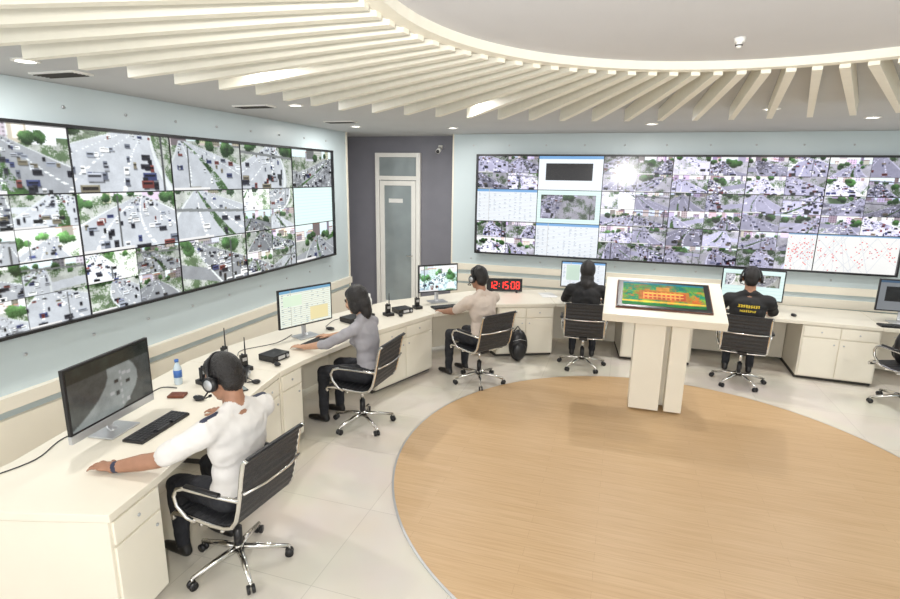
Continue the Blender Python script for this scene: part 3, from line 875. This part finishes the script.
def keyboard(x, y, psi, w=.44):
    b = MB(); b.box((0, 0, .008), (w, .145, .016), 0)
    for r_ in range(5):
        nk = 15
        for k in range(nk):
            if r_ == 4 and 4 <= k <= 8:
                if k == 6: b.box((0, -.056, .019), (.14, .022, .007), 1)
                continue
            b.box((-w/2+.018+k*(w-.036)/(nk-1), .052-.027*r_, .019), ((w-.036)/(nk-1)-.005, .022, .007), 1)
    b.build('computer_keyboard', [M_black, M_key], M=TR(x, y, .7515, psi))
keyboard(-2.82, 2.56, 96); keyboard(-2.84, 4.56, 84, .40); keyboard(-2.08, 6.47, 42, .40)
keyboard(-.40, 7.47, 4, .40); keyboard(1.55, 7.55, -5, .40); keyboard(3.2, 7.46, 0, .40)
def mouse(x, y, psi):
    b = MB(); b.sph((0, 0, .016), (.031, .055, .016), 0); b.box((0, .02, .031), (.003, .03, .003), 1)
    b.cyl((0, 0, 0), (0, 0, .006), .028, m=0)
    b.build('computer_mouse', [M_black, M_silver], M=TR(x, y, .7515, psi))
mouse(-2.90, 3.02, 80); mouse(-2.95, 5.02, 85); mouse(0.05, 7.60, 0); mouse(2.15, 7.62, 0)

def radio(x, y, psi, ant=.16):
    b = MB()
    b.prism([(-.05, -.06), (.05, -.06), (.045, .05), (-.045, .05)], 0, .035, 0)
    b.box((0, .0, .08), (.058, .034, .115), 0); b.box((0, -.018, .10), (.04, .003, .03), 1)
    b.cyl((.018, 0, .13), (.018, 0, .13+ant), .007, .004, 0, 8); b.cyl((-.012, 0, .13), (-.012, 0, .152), .008, .008, 0, 10)
    b.build('walkie_talkie', [M_black, M_silver], bevel=.003, M=TR(x, y, .7515, psi))
radio(-3.10, 3.30, 80, .05); radio(-3.14, 3.48, 100, .06); radio(-3.00, 3.66, 70, .16); radio(-3.30, 3.78, 90, .18)
radio(-2.62, 5.82, 60, .14); radio(-2.82, 5.70, 60, .10); radio(.15, 7.9, 0); radio(-2.42, 6.28, 50, .08)
def transceiver(x, y, psi):
    b = MB(); b.box((0, 0, .03), (.20, .18, .055), 0); b.box((0, -.093, .03), (.08, .006, .03), 1)
    b.cyl((.07, -.09, .03), (.07, -.105, .03), .014, m=1); b.tube([(-.06, -.09, .03), (-.09, -.14, .012), (-.12, -.10, .01), (-.13, -.16, .012)], .004, 0)
    b.sph((-.13, -.17, .018), (.025, .035, .018), 0)
    b.build('desktop_radio', [M_black, M_silver], bevel=.004, M=TR(x, y, .7515, psi))
transceiver(-2.94, 4.00, 80); transceiver(-2.52, 6.03, 55); transceiver(-2.9, 5.42, 70); transceiver(-2.92, 3.46, 120)
b = MB()
pts = [(0, 0, 0), (0, 0, .01), (0, 0, .13), (0, 0, .165), (0, 0, .185)]
b.tube(pts, [.028, .031, .031, .016, .013], 0, 16); b.cyl((0, 0, .185), (0, 0, .205), .016, m=1); b.cyl((0, 0, .06), (0, 0, .12), .0318, m=1)
b.build('water_bottle', [M_water, M_label], M=TR(-3.28, 3.22, .7515, 0))
b = MB(); b.tube([(0, 0, 0), (0, 0, .08), (0, 0, .12), (0, 0, .16)], [.03, .03, .014, .012], 0, 14)
b.build('white_bottle', [M_paper], M=TR(-3.05, 6.2, .7515, 0))
b = MB(); b.box((0, 0, .0065), (.12, .09, .009), 0); b.box((0, 0, .0155), (.118, .088, .008), 0); b.build('leather_wallet', [M_wallet], bevel=.003, M=TR(-3.10, 3.02, .75, 20))
b = MB(); b.box((0, 0, .004), (.075, .15, .008), 0); b.box((0, 0, .0085), (.068, .13, .001), 1); b.build('smartphone', [M_black, M_glass], M=TR(-2.76, 3.30, .7515, 60))
b = MB(); b.box((0, 0, .002), (.21, .297, .003), 0); b.box((.01, .02, .0045), (.21, .297, .002), 0, TR(0, 0, 0, 8)); b.build('paper_sheets', [M_paper], M=TR(-.95, 7.7, .7515, 20))
def cable(pts):
    b = MB(); P = [Vector(p) for p in pts]; Q = []
    for i in range(len(P)-1):
        p0, p1_, p2_, p3_ = P[max(i-1, 0)], P[i], P[i+1], P[min(i+2, len(P)-1)]
        for k in range(6):
            t = k/6
            Q.append(.5*((2*p1_)+(p2_-p0)*t+(2*p0-5*p1_+4*p2_-p3_)*t*t+(3*p1_-p0-3*p2_+p3_)*t**3))
    Q.append(P[-1]); b.tube(Q, .0035, 0, 6); b.build('desk_cable', [M_black])
cz = .7555
cable([(-3.20, 2.5, cz), (-3.25, 2.25, cz), (-3.15, 2.0, cz), (-3.2, 1.75, cz), (-3.22, 1.5, cz)])
cable([(-3.22, 2.62, cz), (-3.3, 2.9, cz), (-3.34, 3.1, cz), (-3.22, 3.14, cz)])
cable([(-3.3, 3.95, cz), (-3.36, 4.1, cz), (-3.2, 4.4, cz), (-3.22, 4.7, cz)])
cable([(-3.05, 5.1, cz), (-3.1, 5.4, cz), (-2.95, 5.6, cz)])

# ------------------------------------------------------------------ LED clock
b = MB()
b.box((0, .02, .11), (.52, .04, .19), 0)
segs = {'0': 'abcdef', '1': 'bc', '2': 'abged', '5': 'afgcd', '6': 'afgcde', '8': 'abcdefg'}
def digit(ch, x):
    w, h_, t = .044, .10, .010; z0 = .06
    S = {'a': (0, h_, w, t), 'g': (0, h_/2, w, t), 'd': (0, 0, w, t), 'f': (-w/2, h_*.75, t, h_*.42), 'b': (w/2, h_*.75, t, h_*.42), 'e': (-w/2, h_*.25, t, h_*.42), 'c': (w/2, h_*.25, t, h_*.42)}
    for c_ in segs[ch]:
        a_, z_, sx, sz = S[c_]; b.box((x+a_, -.002, z0+z_), (sx, .004, sz), 1)
xx = -.205
for ch in '12:15:08':
    if ch == ':':
        b.box((xx-.012, -.002, .09), (.01, .004, .01), 1); b.box((xx-.012, -.002, .13), (.01, .004, .01), 1); xx += .022
    else: digit(ch, xx); xx += .071
b.box((-.18, .03, .007), (.03, .08, .014), 0); b.box((.18, .03, .007), (.03, .08, .014), 0)
b.build('digital_clock', [M_black, M_red], M=TR(-1.58, 7.66, .7515, 15))

# ------------------------------------------------------------------ touchscreen podium
b = MB()
b.box((-.10, -.04, .505), (.30, .36, .97), 0); b.box((.19, 0, .505), (.17, .42, .97), 0)
b.box((.075, .05, .505), (.08, .22, .96), 0)
TL = Matrix.Translation((0, -.02, 1.16)) @ Matrix.Rotation(R(20), 4, 'X')
b.prism([(-.36, -.2), (.36, -.2), (.36, .2), (-.36, .2)], -.14, -.05, 0, TL)
b.box((0, 0, -.01), (1.16, .76, .09), 0, TL)
b.box((0, .03, .04), (.92, .56, .02), 2, TL)
b.box((0, .03, .045), (.90, .54, .02), 1, TL)
pod = b.build('touchscreen_podium', [M_cream2, M_black, M_frame], bevel=.006, M=TR(.46, 5.92, .012, 0))
pi = np.zeros((60, 110, 3)); yy, xx_ = np.mgrid[0:60, 0:110]
rg = np.random.default_rng(4)
nz = fbm(rg, 60, 110); nz2 = fbm(rg, 60, 110)
pi[:] = (.10, .50, .38); pi[nz > .50] = (.45, .65, .20); pi[nz2 > .60] = (.80, .42, .15)
pi[:4] = (.1, .5, .6); pi[yy < 16] = pi[yy < 16]*.6+np.array([.05, .40, .40])*.4
pi[20:45, 22:90] = (.72, .45, .16); pi[24:42, 27:85] = (.75, .30, .16); pi[26:29, 30:82] = (.95, .78, .3); pi[35:37, 30:82] = (.9, .74, .35); pi[10:20, 46:64] = (.8, .55, .22)
for k in range(9): pi[24:42, 28+6*k:30+6*k] = (.88, .62, .3)
pi[48:52] = (.95, .78, .25); pi[54:] = (.1, .45, .2)
pi = pi*(.75+.5*fbm(rg, 60, 110)[..., None])
pi = blur(pi, .5)
ML = TL @ Matrix.Translation((0, .03, .0565)) @ Matrix.Rotation(R(-90), 4, 'X')
screen_grid('display_image', .80, .45, np.clip(pi, 0, 1), ML, parent=pod, mat=M_touch)

# ------------------------------------------------------------------ bags
def backpack(M):
    b = MB()
    b.sph((0, 0, .22), (.13, .08, .22), 0); b.sph((0, -.06, .16), (.10, .05, .12), 0)
    b.tube([(-.05, .06, .40), (0, .05, .47), (.05, .06, .40)], .008, 0)
    for s in (-1, 1): b.tube([(s*.07, .06, .40), (s*.08, .11, .28), (s*.07, .07, .08)], .012, 0, flat=.5)
    b.tube([(-.09, -.075, .30), (0, -.09, .33), (.09, -.075, .30)], .003, 1)
    b.build('backpack', [M_black, M_silver], M=M)
backpack(TR(-1.20, 6.86, 0, 25))
backpack(TR(3.05, 6.88, .462, 200) @ Matrix.Scale(.95, 4))

# ------------------------------------------------------------------ photographer's flash (beside the camera)
fl = bpy.data.lights.new('camera_flash', 'AREA'); fl.shape = 'DISK'; fl.size = .22; fl.energy = 62; fl.color = (1, .985, .96)
fo = bpy.data.objects.new('camera_flash', fl); scn.collection.objects.link(fo)
fo.location = (-.05, -.15, 2.58); fo.rotation_euler = (R(88), 0, R(8))

# ------------------------------------------------------------------ world (rear wall left out to let soft white fill light in)
w = bpy.data.worlds.new('world'); scn.world = w; w.use_nodes = True
w.node_tree.nodes['Background'].inputs['Color'].default_value = (0.99, .99, 1.0, 1)
w.node_tree.nodes['Background'].inputs['Strength'].default_value = 1.75
